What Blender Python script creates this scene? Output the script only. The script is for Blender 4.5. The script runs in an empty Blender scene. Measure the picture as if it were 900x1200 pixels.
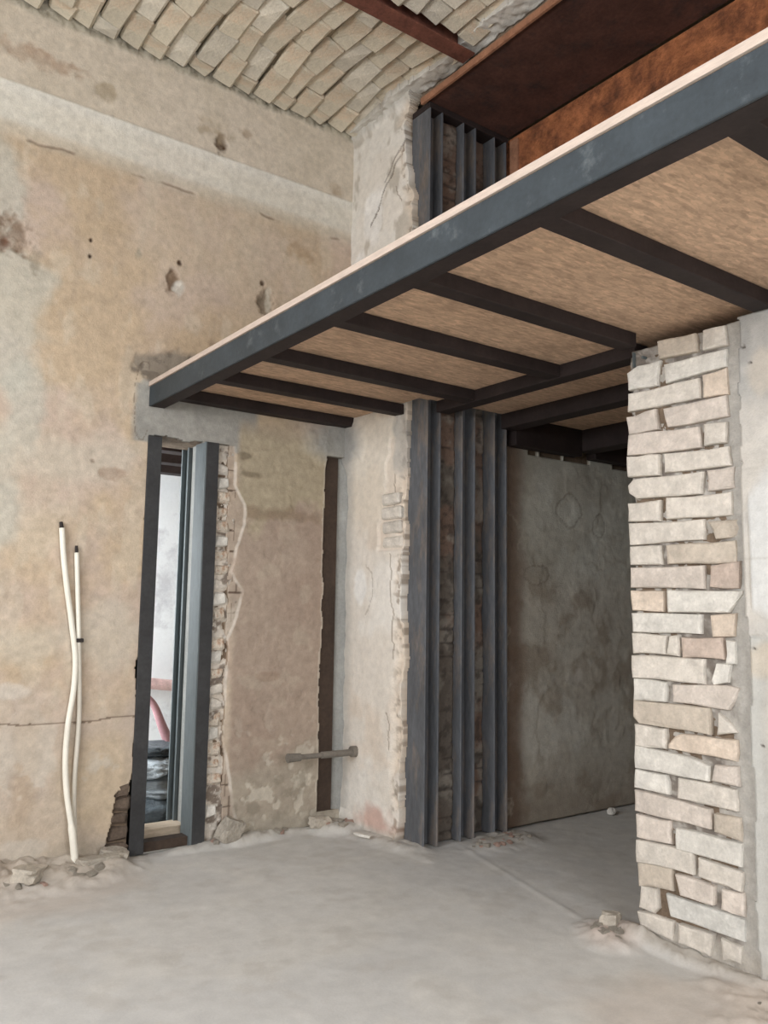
import bpy, bmesh, math, random
import numpy as np
from mathutils import Vector, Matrix

random.seed(7)
sc = bpy.context.scene
C = sc.collection

# ------------------------------------------------------------------ camera
F_PX, HEAD, TILT, ROLL, EYE = 975.92, 0.9415185, 0.1132057, 0.0151467, 1.5
fw = Vector((math.cos(HEAD)*math.cos(TILT), math.sin(HEAD)*math.cos(TILT), math.sin(TILT)))
rt0 = Vector((math.sin(HEAD), -math.cos(HEAD), 0)); up0 = rt0.cross(fw)
rt = rt0*math.cos(ROLL) + up0*math.sin(ROLL); up = -rt0*math.sin(ROLL) + up0*math.cos(ROLL)
cam = bpy.data.cameras.new('camera'); camo = bpy.data.objects.new('camera', cam); C.objects.link(camo)
cam.sensor_fit = 'HORIZONTAL'; cam.sensor_width = 36; cam.lens = 36*F_PX/900; cam.clip_start = .05
camo.matrix_world = Matrix(((rt.x, up.x, -fw.x, 0), (rt.y, up.y, -fw.y, 0), (rt.z, up.z, -fw.z, EYE), (0, 0, 0, 1)))
sc.camera = camo

# ------------------------------------------------------------------ view, world, daylight through the windows
sc.view_settings.view_transform = 'Standard'; sc.view_settings.look = 'None'
sc.view_settings.gamma = 1; sc.view_settings.use_curve_mapping = False
sc.view_settings.exposure = -0.12
w = bpy.data.worlds.new('overcast_sky'); sc.world = w; w.use_nodes = True
w.node_tree.nodes['Background'].inputs[0].default_value = (.86, .93, 1, 1)
w.node_tree.nodes['Background'].inputs[1].default_value = 1.6

def window_light(name, loc, direction, sx, sy, power, col=(.97, .98, 1)):
    l = bpy.data.lights.new(name, 'AREA'); l.shape = 'RECTANGLE'; l.size = sx; l.size_y = sy
    l.energy = power; l.color = col
    o = bpy.data.objects.new(name, l); C.objects.link(o); o.location = loc
    o.rotation_euler = Vector(direction).to_track_quat('-Z', 'Z').to_euler(); return o
window_light('daylight_rear_window', (-2.35, 0.1, 2.5), (1, 0.05, -.30), 1.5, 2.8, 165)
window_light('daylight_rear_window', (-2.35, 2.9, 2.5), (1, 0.05, -.30), 1.5, 2.8, 165)
window_light('daylight_side_window', (1.0, -2.35, 2.5), (0, 1, -.30), 1.7, 2.8, 175)
window_light('daylight_next_room', (0.35, 6.6, 1.9), (1, 0.1, -.1), 1.3, 2.2, 200, (.93, .97, 1))

# ------------------------------------------------------------------ helpers
def lin(c):
    return tuple((x/255/12.92 if x/255 <= .04045 else ((x/255+.055)/1.055)**2.4) for x in c)
def tag(o, label=None, cat=None, group=None, kind=None):
    if label: o['label'] = label
    if cat: o['category'] = cat
    if group: o['group'] = group
    if kind: o['kind'] = kind
    return o
def link(name, me, m, parent=None):
    o = bpy.data.objects.new(name, me); C.objects.link(o)
    if m and not me.materials: me.materials.append(m)
    if parent: o.parent = parent
    return o
def empty(name, loc=(0, 0, 0)):
    o = bpy.data.objects.new(name, None); C.objects.link(o); o.location = loc; o.empty_display_size = .1; return o

class MB:
    """collects shapes into one mesh (world coordinates)"""
    def __init__(s): s.v = []; s.f = []
    def add(s, vs, fs):
        n = len(s.v); s.v += [tuple(v) for v in vs]; s.f += [tuple(i+n for i in f) for f in fs]; return s
    def box(s, x0, x1, y0, y1, z0, z1):
        return s.add([(x, y, z) for z in (z0, z1) for y in (y0, y1) for x in (x0, x1)],
                     [(0, 2, 3, 1), (4, 5, 7, 6), (0, 1, 5, 4), (2, 6, 7, 3), (0, 4, 6, 2), (1, 3, 7, 5)])
    def prism(s, pts, a, b, conv):
        """2D outline pts swept from a to b; conv(p, q, t) -> xyz"""
        n = len(pts)
        return s.add([conv(p, q, a) for p, q in pts]+[conv(p, q, b) for p, q in pts],
                     [tuple(range(n))[::-1], tuple(range(n, 2*n))]+[(i, (i+1) % n, n+(i+1) % n, n+i) for i in range(n)])
    def tube(s, path, r, seg=10, caps=True):
        path = [Vector(p) for p in path]; n = len(path); ring = []
        rr = r if isinstance(r, (list, tuple)) else [r]*n
        ref = Vector((.31, .77, .55)); prev = None
        for i, p in enumerate(path):
            t = (path[min(i+1, n-1)]-path[max(i-1, 0)]).normalized()
            a = (prev - t*prev.dot(t)).normalized() if prev else t.cross(ref).normalized()
            prev = a; b = t.cross(a)
            ring += [p+(a*math.cos(2*math.pi*k/seg)+b*math.sin(2*math.pi*k/seg))*rr[i] for k in range(seg)]
        fs = [(i*seg+k, i*seg+(k+1) % seg, (i+1)*seg+(k+1) % seg, (i+1)*seg+k) for i in range(n-1) for k in range(seg)]
        if caps: fs += [tuple(range(seg))[::-1], tuple(range((n-1)*seg, n*seg))]
        return s.add(ring, fs)
    def build(s, name, m, parent=None, bevel=0, smooth=False, origin=None, segs=1):
        me = bpy.data.meshes.new(name)
        off = Vector(origin) if origin else Vector((0, 0, 0))
        me.from_pydata([tuple(Vector(v)-off) for v in s.v], [], s.f); me.validate()
        bm = bmesh.new(); bm.from_mesh(me)
        bmesh.ops.recalc_face_normals(bm, faces=bm.faces)
        if bevel:
            bmesh.ops.bevel(bm, geom=[e for e in bm.edges if len(e.link_faces) == 2 and e.calc_face_angle(0) > .6], offset=bevel, segments=segs, affect='EDGES', clamp_overlap=True)
        bm.to_mesh(me); bm.free()
        if smooth: me.polygons.foreach_set('use_smooth', [True]*len(me.polygons))
        o = link(name, me, m, parent)
        if origin: o.location = off
        return o
def child_of(o, parent):
    """parent without moving (parents here are never rotated)"""
    o.parent = parent
    o.location = Vector(o.location)-Vector(parent.location)
    return o

# numpy noise
_T = {}
def vnoise(u, v, seed=0):
    if seed not in _T: _T[seed] = np.random.RandomState(seed+11).rand(256, 256)
    T = _T[seed]; iu = np.floor(u).astype(int); iv = np.floor(v).astype(int)
    fu = u-iu; fv = v-iv; fu = fu*fu*(3-2*fu); fv = fv*fv*(3-2*fv)
    a = T[iu & 255, iv & 255]; b = T[(iu+1) & 255, iv & 255]; c = T[iu & 255, (iv+1) & 255]; d = T[(iu+1) & 255, (iv+1) & 255]
    return (a*(1-fu)+b*fu)*(1-fv)+(c*(1-fu)+d*fu)*fv
def fbm(u, v, f=1., o=5, seed=0, g=.5):
    s = 0; a = 1; t = 0
    for i in range(o):
        s = s+a*vnoise(u*f+i*17.3, v*f+i*9.1, seed+i); t += a; a *= g; f *= 2.03
    return s/t                                     # about 0..1, mean .5
def sst(x, a, b):
    t = np.clip((x-a)/(b-a), 0, 1); return t*t*(3-2*t)
def blob(U, V, cu, cv, ru, rv, seed=0, rough=.5, soft=.25, f=8):
    d = np.sqrt(((U-cu)/ru)**2+((V-cv)/rv)**2)+(fbm(U, V, f, 4, seed)-.5)*2*rough
    return 1-sst(d, 1-soft, 1+soft)
def lines(V, pts):
    """piecewise linear u(v)"""
    p = sorted((b, a) for a, b in pts); return np.interp(V, [q[0] for q in p], [q[1] for q in p])
def mix(c, col, m):
    return c*(1-m[..., None])+np.array(lin(col))*m[..., None]
def mul(c, k): return c*k[..., None]

def hfield(name, frame, u0, u1, v0, v1, res, fun, m, parent=None, depth=.03, smooth=True, sat=.22):
    """relief surface. frame(u, v, h) -> x, y, z ; fun(U, V) -> h, colour, keep"""
    nu = int(round((u1-u0)/res))+1; nv = int(round((v1-v0)/res))+1
    U, V = np.meshgrid(np.linspace(u0, u1, nu), np.linspace(v0, v1, nv), indexing='ij')
    h, col, keep = fun(U, V)
    P = np.stack(frame(U, V, h), -1).reshape(-1, 3); B = np.stack(frame(U, V, h*0-depth), -1).reshape(-1, 3)
    N = nu*nv; idx = np.arange(N).reshape(nu, nv)
    fk = keep[:-1, :-1] & keep[1:, :-1] & keep[1:, 1:] & keep[:-1, 1:]
    q = np.stack([idx[:-1, :-1], idx[1:, :-1], idx[1:, 1:], idx[:-1, 1:]], -1)[fk]
    fp = np.pad(fk, 1); sk = []
    # skirts where a kept face has no kept neighbour
    for du, dv, a, b in ((0, -1, (0, 0), (1, 0)), (1, 0, (1, 0), (1, 1)), (0, 1, (1, 1), (0, 1)), (-1, 0, (0, 1), (0, 0))):
        e = fk & ~fp[1+du:fp.shape[0]-1+du, 1+dv:fp.shape[1]-1+dv]
        I, J = np.nonzero(e); va = idx[I+a[0], J+a[1]]; vb = idx[I+b[0], J+b[1]]
        sk.append(np.stack([vb, va, va+N, vb+N], -1))
    faces = np.concatenate([q]+sk); used = np.unique(faces); rem = -np.ones(2*N, int); rem[used] = np.arange(len(used))
    verts = np.concatenate([P, B])[used]; faces = rem[faces]
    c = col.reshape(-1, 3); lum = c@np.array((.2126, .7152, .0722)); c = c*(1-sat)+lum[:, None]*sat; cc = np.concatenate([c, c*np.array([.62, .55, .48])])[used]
    me = bpy.data.meshes.new(name)
    me.vertices.add(len(verts)); me.vertices.foreach_set('co', verts.astype(np.float32).ravel())
    me.loops.add(faces.size); me.loops.foreach_set('vertex_index', faces.ravel().astype(np.int32))
    me.polygons.add(len(faces)); me.polygons.foreach_set('loop_start', np.arange(0, faces.size, 4, dtype=np.int32))
    me.update(calc_edges=True); me.validate()
    sm = np.zeros(len(faces), bool); sm[:len(q)] = smooth; me.polygons.foreach_set('use_smooth', sm)
    at = me.color_attributes.new('Col', 'FLOAT_COLOR', 'POINT')
    at.data.foreach_set('color', np.concatenate([np.clip(cc, 0, .95), np.ones((len(cc), 1))], 1).astype(np.float32).ravel())
    return link(name, me, m, parent)

# ------------------------------------------------------------------ materials
def mat(name, col=(.5, .5, .5), rough=.9, metal=0, var=.25, vs=(6, 40), bump=.3, bd=.004, col2=None, c2s=5, c2t=(.5, .62), attr=False, stretch=None, rnd=0, spec=.3):
    m = bpy.data.materials.new(name); m.use_nodes = True; nt = m.node_tree; nd = nt.nodes; L = nt.links
    b = nd['Principled BSDF']; b.inputs['Roughness'].default_value = rough; b.inputs['Metallic'].default_value = metal
    b.inputs['Specular IOR Level'].default_value = spec
    tc = nd.new('ShaderNodeTexCoord'); mp = nd.new('ShaderNodeMapping'); L.new(tc.outputs['Object'], mp.inputs[0])
    if stretch: mp.inputs['Scale'].default_value = stretch
    def noise(s, d=6, r=.6):
        n = nd.new('ShaderNodeTexNoise'); n.inputs['Scale'].default_value = s; n.inputs['Detail'].default_value = d; n.inputs['Roughness'].default_value = r
        L.new(mp.outputs[0], n.inputs['Vector']); return n.outputs['Fac']
    def mixc(f, a, bb, mode='MIX'):
        x = nd.new('ShaderNodeMix'); x.data_type = 'RGBA'; x.blend_type = mode
        for s, k in ((0, f), (6, a), (7, bb)):
            if hasattr(k, 'is_linked') or hasattr(k, 'links'): L.new(k, x.inputs[s])
            else: x.inputs[s].default_value = k if s == 0 else (*k, 1)
        return x.outputs[2]
    def ramp(f, a, b_, lo=0, hi=1):
        r = nd.new('ShaderNodeMapRange'); r.inputs[1].default_value = a; r.inputs[2].default_value = b_; r.inputs[3].default_value = lo; r.inputs[4].default_value = hi
        L.new(f, r.inputs[0]); return r.outputs[0]
    if attr:
        at = nd.new('ShaderNodeAttribute'); at.attribute_name = 'Col'; base = at.outputs['Color']
    else:
        rg = nd.new('ShaderNodeRGB'); rg.outputs[0].default_value = (*col, 1); base = rg.outputs[0]
    if col2: base = mixc(ramp(noise(c2s, 8, .7), *c2t), base, col2)
    n1 = noise(vs[0]); n2 = noise(vs[1], 4, .7)
    def grey(f, v):
        g = ramp(f, .3, .7, 1-v, 1+v); x = nd.new('ShaderNodeCombineColor'); [L.new(g, x.inputs[i]) for i in range(3)]; return x.outputs[0]
    base = mixc(1., base, grey(n1, var), 'MULTIPLY'); base = mixc(1., base, grey(n2, var*.6), 'MULTIPLY')
    if rnd:
        oi = nd.new('ShaderNodeObjectInfo'); g = ramp(oi.outputs['Random'], 0, 1, 1-rnd, 1+rnd)
        x = nd.new('ShaderNodeCombineColor'); [L.new(g, x.inputs[i]) for i in range(3)]; base = mixc(1., base, x.outputs[0], 'MULTIPLY')
    L.new(base, b.inputs['Base Color'])
    bp = nd.new('ShaderNodeBump'); bp.inputs['Strength'].default_value = bump; bp.inputs['Distance'].default_value = bd
    ad = nd.new('ShaderNodeMath'); ad.operation = 'ADD'; L.new(n1, ad.inputs[0]); L.new(n2, ad.inputs[1]); L.new(ad.outputs[0], bp.inputs['Height'])
    L.new(bp.outputs[0], b.inputs['Normal'])
    return m
M = {}
M['plaster'] = mat('lime_plaster', attr=True, var=.09, vs=(18, 110), bump=.5, bd=.007, rough=.95)
M['floor'] = mat('dusty_concrete', attr=True, var=.08, vs=(9, 90), bump=.25, bd=.004, rough=.9)
M['plain_plaster'] = mat('plain_plaster', lin((190, 175, 150)), var=.12, vs=(3, 40))
M['core'] = mat('brick_core_mortar', lin((120, 104, 88)), var=.3, vs=(12, 60), bump=.8, bd=.01)
M['mortar'] = mat('pier_mortar', attr=True, var=.15, vs=(20, 90), bump=.7, bd=.006)
M['screed'] = mat('floor_slab', lin((190, 187, 180)), var=.1, vs=(3, 50))
for k, c in dict(cream=(203, 196, 186), white=(207, 203, 195), pink=(200, 190, 180), tan=(188, 177, 163), orange=(203, 188, 172), red=(182, 166, 154), blue=(201, 199, 193)).items():
    M['b_'+k] = mat('brick_'+k, lin(c), var=.16, vs=(14, 70), bump=.7, bd=.006, rnd=.06, col2=lin(tuple(min(255, x+10) for x in c)), c2s=18)
M['ceil_brick'] = mat('ceiling_brick', lin((203, 194, 175)), var=.16, vs=(10, 60), bump=.9, bd=.008, rnd=.11, col2=lin((196, 178, 156)), c2s=4)
M['ceil_brick_b'] = mat('ceiling_brick_grey', lin((204, 197, 182)), var=.16, vs=(10, 60), bump=.9, bd=.008, rnd=.11)
M['brown_brick'] = mat('dusty_brown_brick', lin((92, 80, 70)), var=.3, vs=(8, 60), bump=.7, bd=.006, rnd=.08)
M['strip_brick'] = mat('broken_pale_brick', lin((216, 205, 190)), var=.25, vs=(16, 70), bump=1, bd=.01, rnd=.12, col2=lin((178, 150, 128)), c2s=14)
M['ceil_mortar'] = mat('ceiling_mortar', lin((140, 130, 112)), var=.25, vs=(12, 60), bump=.8)
M['steel'] = mat('painted_steel', lin((54, 61, 66)), rough=.6, var=.22, vs=(5, 45), bump=.15, bd=.002, col2=lin((88, 94, 97)), c2s=7, c2t=(.58, .74), spec=.35)
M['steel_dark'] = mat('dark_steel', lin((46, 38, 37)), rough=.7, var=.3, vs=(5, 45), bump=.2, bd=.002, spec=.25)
M['steel_col'] = mat('dusty_column_steel', lin((90, 92, 96)), rough=.65, var=.25, vs=(5, 40), bump=.3, bd=.002, col2=lin((112, 104, 98)), c2s=6, stretch=(1, 1, .3), spec=.3)
M['steel_blue'] = mat('blue_grey_steel', lin((96, 104, 106)), rough=.55, var=.15, vs=(5, 40), bump=.2, bd=.002, stretch=(1, 1, .3), spec=.4)
M['post_steel'] = mat('doorway_post_steel', lin((56, 56, 57)), rough=.6, var=.25, vs=(5, 45), bump=.2, bd=.002, spec=.3)
M['slot_steel'] = mat('brown_steel', lin((66, 54, 46)), rough=.8, var=.25, vs=(5, 40), bump=.2, bd=.003)
M['rust_dark'] = mat('dark_rust', lin((78, 52, 44)), rough=.9, var=.35, vs=(4, 40), bump=.6, bd=.004, col2=lin((58, 45, 42)), c2s=3)
M['rust_orange'] = mat('orange_rust', lin((176, 112, 74)), rough=.95, var=.35, vs=(9, 50), bump=1, bd=.015, col2=lin((104, 66, 48)), c2s=6, c2t=(.40, .66))
M['rust_edge'] = mat('light_rust', lin((150, 108, 84)), rough=.9, var=.3, vs=(8, 50), bump=.5)
M['rust_red'] = mat('red_rust', lin((108, 68, 56)), rough=.9, var=.35, vs=(8, 50), bump=.7, bd=.005)
M['osb_edge'] = mat('board_edge', lin((192, 176, 164)), var=.12, vs=(10, 60), stretch=(1, 1, 8))
M['cement'] = mat('grey_cement', lin((150, 150, 146)), var=.16, vs=(5, 50), bump=.6, bd=.01)
M['white_pvc'] = mat('white_plastic', lin((232, 228, 216)), rough=.45, var=.06, vs=(6, 50), bump=.05)
M['grey_pvc'] = mat('greyed_plastic', lin((204, 198, 186)), rough=.5, var=.08, vs=(6, 50), bump=.05)
M['black'] = mat('black_plastic', lin((46, 40, 38)), rough=.6, var=.1)
M['pipe'] = mat('grey_pipe', lin((118, 112, 104)), rough=.7, var=.2, vs=(10, 60), bump=.4)
M['bag'] = mat('crumpled_plastic', lin((178, 188, 194)), rough=.4, var=.25, vs=(6, 30), bump=.9, bd=.02, spec=.6)
M['bag_dark'] = mat('dark_crumpled_plastic', lin((84, 94, 100)), rough=.35, var=.25, vs=(6, 30), bump=.9, bd=.02, spec=.6)
M['pinkpipe'] = mat('pinkish_plastic', lin((188, 146, 150)), rough=.5, var=.15)
M['pinkpale'] = mat('pale_pink_dust', lin((206, 176, 172)), rough=.9, var=.2, vs=(20, 70))
M['wood'] = mat('dusty_wood', lin((186, 170, 150)), var=.2, vs=(8, 60), stretch=(1, 8, 8))
M['nextwall'] = mat('whitewash', lin((236, 240, 242)), var=.05, vs=(2, 30), col2=lin((208, 210, 214)), c2s=1.8, c2t=(.56, .66))
M['stone'] = mat('rubble_stone', lin((176, 168, 156)), var=.2, vs=(14, 60), bump=.9, bd=.01, rnd=.12)
M['stone_pink'] = mat('brick_crumb', lin((190, 160, 146)), var=.2, vs=(14, 60), bump=.9, bd=.01, rnd=.12)
def osb():
    m = mat('strand_board', lin((205, 174, 148)), rough=.85, var=.14, vs=(3, 60), bump=.2, bd=.002, stretch=(1, 1, 1))
    nt = m.node_tree; nd = nt.nodes; L = nt.links; b = nd['Principled BSDF']; src = b.inputs['Base Color'].links[0].from_socket
    tc = nd.new('ShaderNodeTexCoord'); last = src
    for ang, sc_, k in ((.6, (16, 70, 1), .20), (-.5, (24, 80, 1), .20), (1.3, (20, 66, 1), .16)):
        mp = nd.new('ShaderNodeMapping'); mp.inputs['Rotation'].default_value = (0, 0, ang); mp.inputs['Scale'].default_value = sc_
        L.new(tc.outputs['Object'], mp.inputs[0]); v = nd.new('ShaderNodeTexVoronoi'); v.inputs['Scale'].default_value = 1.; L.new(mp.outputs[0], v.inputs['Vector'])
        s = nd.new('ShaderNodeSeparateColor'); L.new(v.outputs['Color'], s.inputs[0])
        r = nd.new('ShaderNodeMapRange'); r.inputs[3].default_value = 1-k; r.inputs[4].default_value = 1+k*.5; L.new(s.outputs[0], r.inputs[0])
        c = nd.new('ShaderNodeCombineColor'); [L.new(r.outputs[0], c.inputs[i]) for i in range(3)]
        x = nd.new('ShaderNodeMix'); x.data_type = 'RGBA'; x.blend_type = 'MULTIPLY'; x.inputs[0].default_value = .8; L.new(last, x.inputs[6]); L.new(c.outputs[0], x.inputs[7]); last = x.outputs[2]
    L.new(last, b.inputs['Base Color']); return m
M['osb'] = osb()

# ------------------------------------------------------------------ layout (metres)
YL, XB, ZC = 5.06, 3.40, 5.20          # left wall plane, back wall plane, structural ceiling
XD0, XD1, ZD = 1.83, 2.31, 2.555       # door opening in the left wall
YJ = 4.20                              # tips of the jamb columns
DECK0, DECK1 = 2.866, 2.893            # platform board underside and top

# ================================================================== SETTING
# ---- left wall
wl = MB()
wl.box(-2.6, XD0, YL+.035, 5.5, 0, ZC).box(XD1, 3.42, YL+.035, 5.5, 0, ZC).box(XD0, XD1, YL+.035, 5.5, ZD+.02, ZC)
wall_left = wl.build('wall_left', M['core']); tag(wall_left, kind='structure')

door_left_edge = lambda V: lines(V, [(1.83, 0), (1.84, .5), (1.85, 1.2), (1.85, 2.0), (1.84, 2.5)])+(fbm(V*0, V, 7, 5, 61)-.5)*.09
strip_edge = lambda V: lines(V, [(2.44, 0), (2.43, .5), (2.42, 1.2), (2.405, 1.9), (2.40, 2.56)])+(fbm(V*0+3, V, 6, 4, 62)-.5)*.05
step_line = lambda V: lines(V, [(2.44, 2.56), (2.455, 2.30), (2.52, 2.17), (2.53, 2.03), (2.47, 1.87), (2.44, 1.72), (2.53, 1.60), (2.47, 1.36), (2.40, 1.20), (2.43, 1.05), (2.41, .62), (2.47, .45), (2.53, .1), (2.55, 0)])+(fbm(V*0+7, V, 9, 3, 63)-.5)*.03
def left_wall_fun(U, V):
    n1 = fbm(U, V, 1.6, 5, 1); n2 = fbm(U, V, 5, 5, 2); n3 = fbm(U, V, 22, 4, 3); n4 = fbm(U, V, 1.0, 4, 4)
    c = np.zeros(U.shape+(3,))+np.array(lin((202, 181, 163)))
    # ochre limewash field, fading downwards and to the corner
    c = mix(c, (201, 177, 144), sst(n1+.22*sst(V, 2.2, 3.8), .50, .68)*.8)
    c = mix(c, (194, 170, 138), sst(n2, .50, .70)*.45*sst(V, 1.8, 3.0)); c = mix(c, (214, 200, 178), sst(fbm(U, V*.5, 9, 5, 9), .54, .70)*.45); c = mix(c, (184, 164, 140), sst(fbm(U, V*.6, 12, 5, 10), .58, .74)*.4)
    c = mix(c, (208, 190, 166), sst(n4, .48, .66)*.55)
    c = mix(c, (198, 174, 153), sst(1-n1, .5, .7)*.45*(1-sst(V, 2.2, 3.0)))
    # greenish grey bared patches on the left
    for cu, cv, ru, rv, s in ((.98, 3.15, .22, .55, 21), (.86, 3.85, .14, .3, 22), (.9, 2.1, .18, .3, 23), (1.1, 2.6, .12, .3, 29), (.8, 1.4, .2, .25, 33)):
        c = mix(c, (196, 192, 178), blob(U, V, cu, cv, ru, rv, s, .7, .3, 5)*.75)
    for cu, cv, ru, rv, s in ((1.25, 2.35, .5, .14, 24), (1.6, 1.3, .25, .2, 25), (1.2, 1.25, .14, .1, 26)):
        c = mix(c, (206, 196, 178), blob(U, V, cu, cv, ru, rv, s, .7, .5, 6)*.6)
    # lower wall, greyer, rubbed
    lowm = (1-sst(V, .55, 1.15))*(U < 1.9)
    c = mix(c, (196, 181, 164), lowm*.7)
    c = mix(c, (202, 178, 140), blob(U, V, 1.68, .45, .22, .3, 27, .6, .5, 5)*.5)
    c = mix(c, (186, 160, 130), blob(U, V, 1.22, .55, .07, .25, 28, .8, .5, 5)*.5)
    c = mix(c, (212, 204, 190), sst(fbm(U, V, 4, 5, 30), .56, .64)*lowm*.5)
    c = mix(c, (214, 206, 194), blob(U, V, 1.12, 1.0, .11, .05, 35, .7)*.6+blob(U, V, 1.2, .12, .13, .07, 36, .8)*.5)
    h = (n1-.5)*.014+(n2-.5)*.008+(n3-.5)*.0035
    # frieze above, pale cornice band below it
    fr = sst(V, 4.55, 4.575); band = sst(V, 4.27, 4.34)*(1-fr)
    c = mix(c, (199, 188, 171), fr*.9)
    c = mix(c, (190, 178, 159), fr*sst(n2, .48, .7)*.6)
    c = mix(c, (203, 194, 176), sst(V, 4.18, 4.28)*(1-sst(V, 4.28, 4.34))*.7)
    c = mix(c, (209, 205, 193), band*(.75+.25*n2))
    c = mix(c, (222, 220, 212), sst(V, 4.44, 4.56)*(1-fr)*.6)
    h = h+band*.012*sst(V, 4.27, 4.5)+.004*fr
    crk = (1-sst(np.abs(V-4.235-(fbm(U, V*0, 9, 4, 40)-.5)*.035), .002, .014))*sst(fbm(U, V*0, 5, 3, 41), .46, .6)*(U > .9)
    c = mix(c, (132, 112, 94), crk*.7); h = h-crk*.004
    # spots and bruises in the frieze and the field: (u, v, ru, rv, colour, strength, depth)
    for cu, cv, ru, rv, col, k, d, s in ((1.03, 4.77, .20, .05, (170, 146, 124), .7, .004, 51), (1.45, 4.72, .06, .05, (164, 148, 122), .7, .003, 52),
            (2.25, 4.66, .035, .06, (104, 88, 72), .95, .012, 53), (2.2, 4.73, .10, .05, (160, 142, 116), .6, .003, 54), (2.45, 4.8, .05, .03, (150, 130, 106), .6, .003, 55), (3.2, 4.62, .05, .04, (160, 140, 116), .6, .003, 56),
            (.97, 3.63, .09, .10, (150, 128, 108), .9, .012, 57), (.93, 3.57, .035, .04, (120, 86, 66), .9, .016, 58), (1.1, 3.50, .03, .06, (150, 140, 122), .6, .004, 59),
            (1.955, 3.60, .045, .06, (136, 112, 90), .9, .014, 60), (1.99, 3.56, .03, .04, (206, 200, 188), .8, .004, 64), (1.99, 3.73, .012, .014, (92, 74, 58), .9, .008, 65),
            (1.72, 3.72, .02, .045, (170, 160, 140), .7, .003, 66), (2.62, 3.62, .045, .10, (138, 122, 102), .9, .014, 67), (2.6, 3.74, .014, .014, (96, 76, 60), .9, .006, 68), (2.65, 3.65, .02, .09, (206, 198, 180), .7, .002, 69),
            (2.25, 3.20, .03, .05, (160, 138, 116), .6, .003, 70), (1.416, 3.724, .010, .012, (60, 44, 34), 1, .008, 71), (1.412, 3.619, .012, .013, (52, 36, 28), 1, .008, 72), (2.9, 4.05, .1, .06, (176, 148, 110), .5, 0, 73), (.92, 3.0, .02, .012, (120, 104, 84), .8, .003, 74),
            (1.62, 2.28, .06, .03, (158, 128, 104), .5, .003, 75), (1.5, 2.35, .015, .015, (100, 78, 60), .7, .003, 76)):
        m = blob(U, V, cu, cv, ru*1.05, rv*1.05, s, .95, .5, 20); c = mix(c, col, m*k*(.55+.9*n3)); h = h-m*d*(.6+.8*n3)
    # horizontal crack in the lower left
    hc = (np.abs(V-.81-(fbm(U, V*0, 4, 4, 42)-.5)*.035) < .0045) & (U > .9) & (U < 1.84)
    c = mix(c, (118, 98, 80), hc*.8); h = h-hc*.004
    # rough mortar under the ceiling
    top = sst(V, 5.0+.05*n2, 5.05+.05*n2); c = mix(c, (150, 144, 126), top*.8); c = mix(c, (110, 104, 90), top*sst(n3, .5, .65)*.7); h = h+top*(n3-.3)*.05
    # cement make-good around the beam end and above the door
    cem = (1-sst(np.abs(U-2.17), .40, .44+.03*n2))*sst(V, 2.5, 2.52)*(1-sst(V, 2.875, 2.885))
    cem = np.maximum(cem, blob(U, V, 1.82, 2.72, .08, .2, 80, .3, .15, 10))
    c = mix(c, (164, 162, 155), cem*.95); c = mix(c, (140, 138, 132), cem*sst(n2, .5, .7)*.5); h = h*(1-cem)+cem*(n2-.5)*.012
    mar = blob(U, V, 2.02, 3.0, .27, .13, 81, .45, .2, 9)*sst(V, 2.86, 2.88); c = mix(c, (146, 136, 122), mar*.9); c = mix(c, (108, 96, 84), mar*sst(n3, .48, .6)*.6); h = h-mar*.012*(.4+n3)
    rim = np.abs(blob(U, V, 1.79, 2.78, .055, .28, 82, .35, .2, 9)-.5) < .12
    c = mix(c, (112, 94, 78), rim*.6*(U < 1.83))
    # panel right of the door
    pan = sst(U, 2.44, 2.5)*(1-sst(V, 2.60, 2.72+.15*n2))
    tone = sst(V+(n2-.5)*.35-.1*sst(U, 2.6, 3.1), 2.0, 2.12)
    c = mix(c, (180, 160, 142), pan*.95); c = mix(c, (182, 168, 140), pan*tone*.9)
    c = mix(c, (170, 148, 131), pan*(1-tone)*sst(n1, .45, .65)*.7); c = mix(c, (202, 188, 166), pan*(1-tone)*sst(fbm(U, V, 7, 4, 43), .56, .68)*.25)
    c = mix(c, (150, 128, 104), pan*blob(U, V, 2.75, 2.12, .3, .05, 83, .9, .4, 9)*.7)
    c = mix(c, (148, 134, 110), pan*(blob(U, V, 2.55, 2.38, .1, .03, 84, .8)+blob(U, V, 2.5, 2.5, .06, .03, 85, .8)))
    c = mix(c, (158, 132, 112), pan*blob(U, V, 2.72, 1.02, .09, .03, 86, .9)*.45)
    low2 = pan*(1-sst(V+(n2-.5)*.4, .35, .6)); c = mix(c, (180, 172, 154), low2*.6); c = mix(c, (216, 206, 188), pan*(1-sst(V, .3, .9))*sst(fbm(U, V, 12, 4, 44), .60, .68)*.7)
    c = mix(c, (150, 140, 122), low2*sst(fbm(U, V, 12, 4, 45), .55, .7)*.6)
    h = h-pan*(sst(fbm(U, V, 12, 4, 44), .58, .68))*.003
    # bared undercoat strip between broken bricks and the upper coat
    sl = step_line(V); se = strip_edge(V)
    und = (V < 2.56)*(1-sst(U, sl-.006, sl+.006))*(U > 2.3); c = mix(c, (186, 168, 150), und*.85)
    zz = V+(fbm(U, V, 3, 2, 46)-.5)*.02; jt = (np.abs((zz % .137)-.07) < .006)*und*(fbm(U, V, 10, 2, 47) > .42); c = mix(c, (96, 76, 62), jt*.85)
    vj = und*(np.abs(U-2.455-(np.floor(zz/.137) % 2)*.03) < .004)*(fbm(U, V, 6, 2, 48) > .5); c = mix(c, (110, 90, 74), vj*.7)
    c = mix(c, (214, 202, 186), und*sst(n2, .55, .7)*.5)
    h = h-und*(.010+(n3-.5)*.006)-jt*.006
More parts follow.
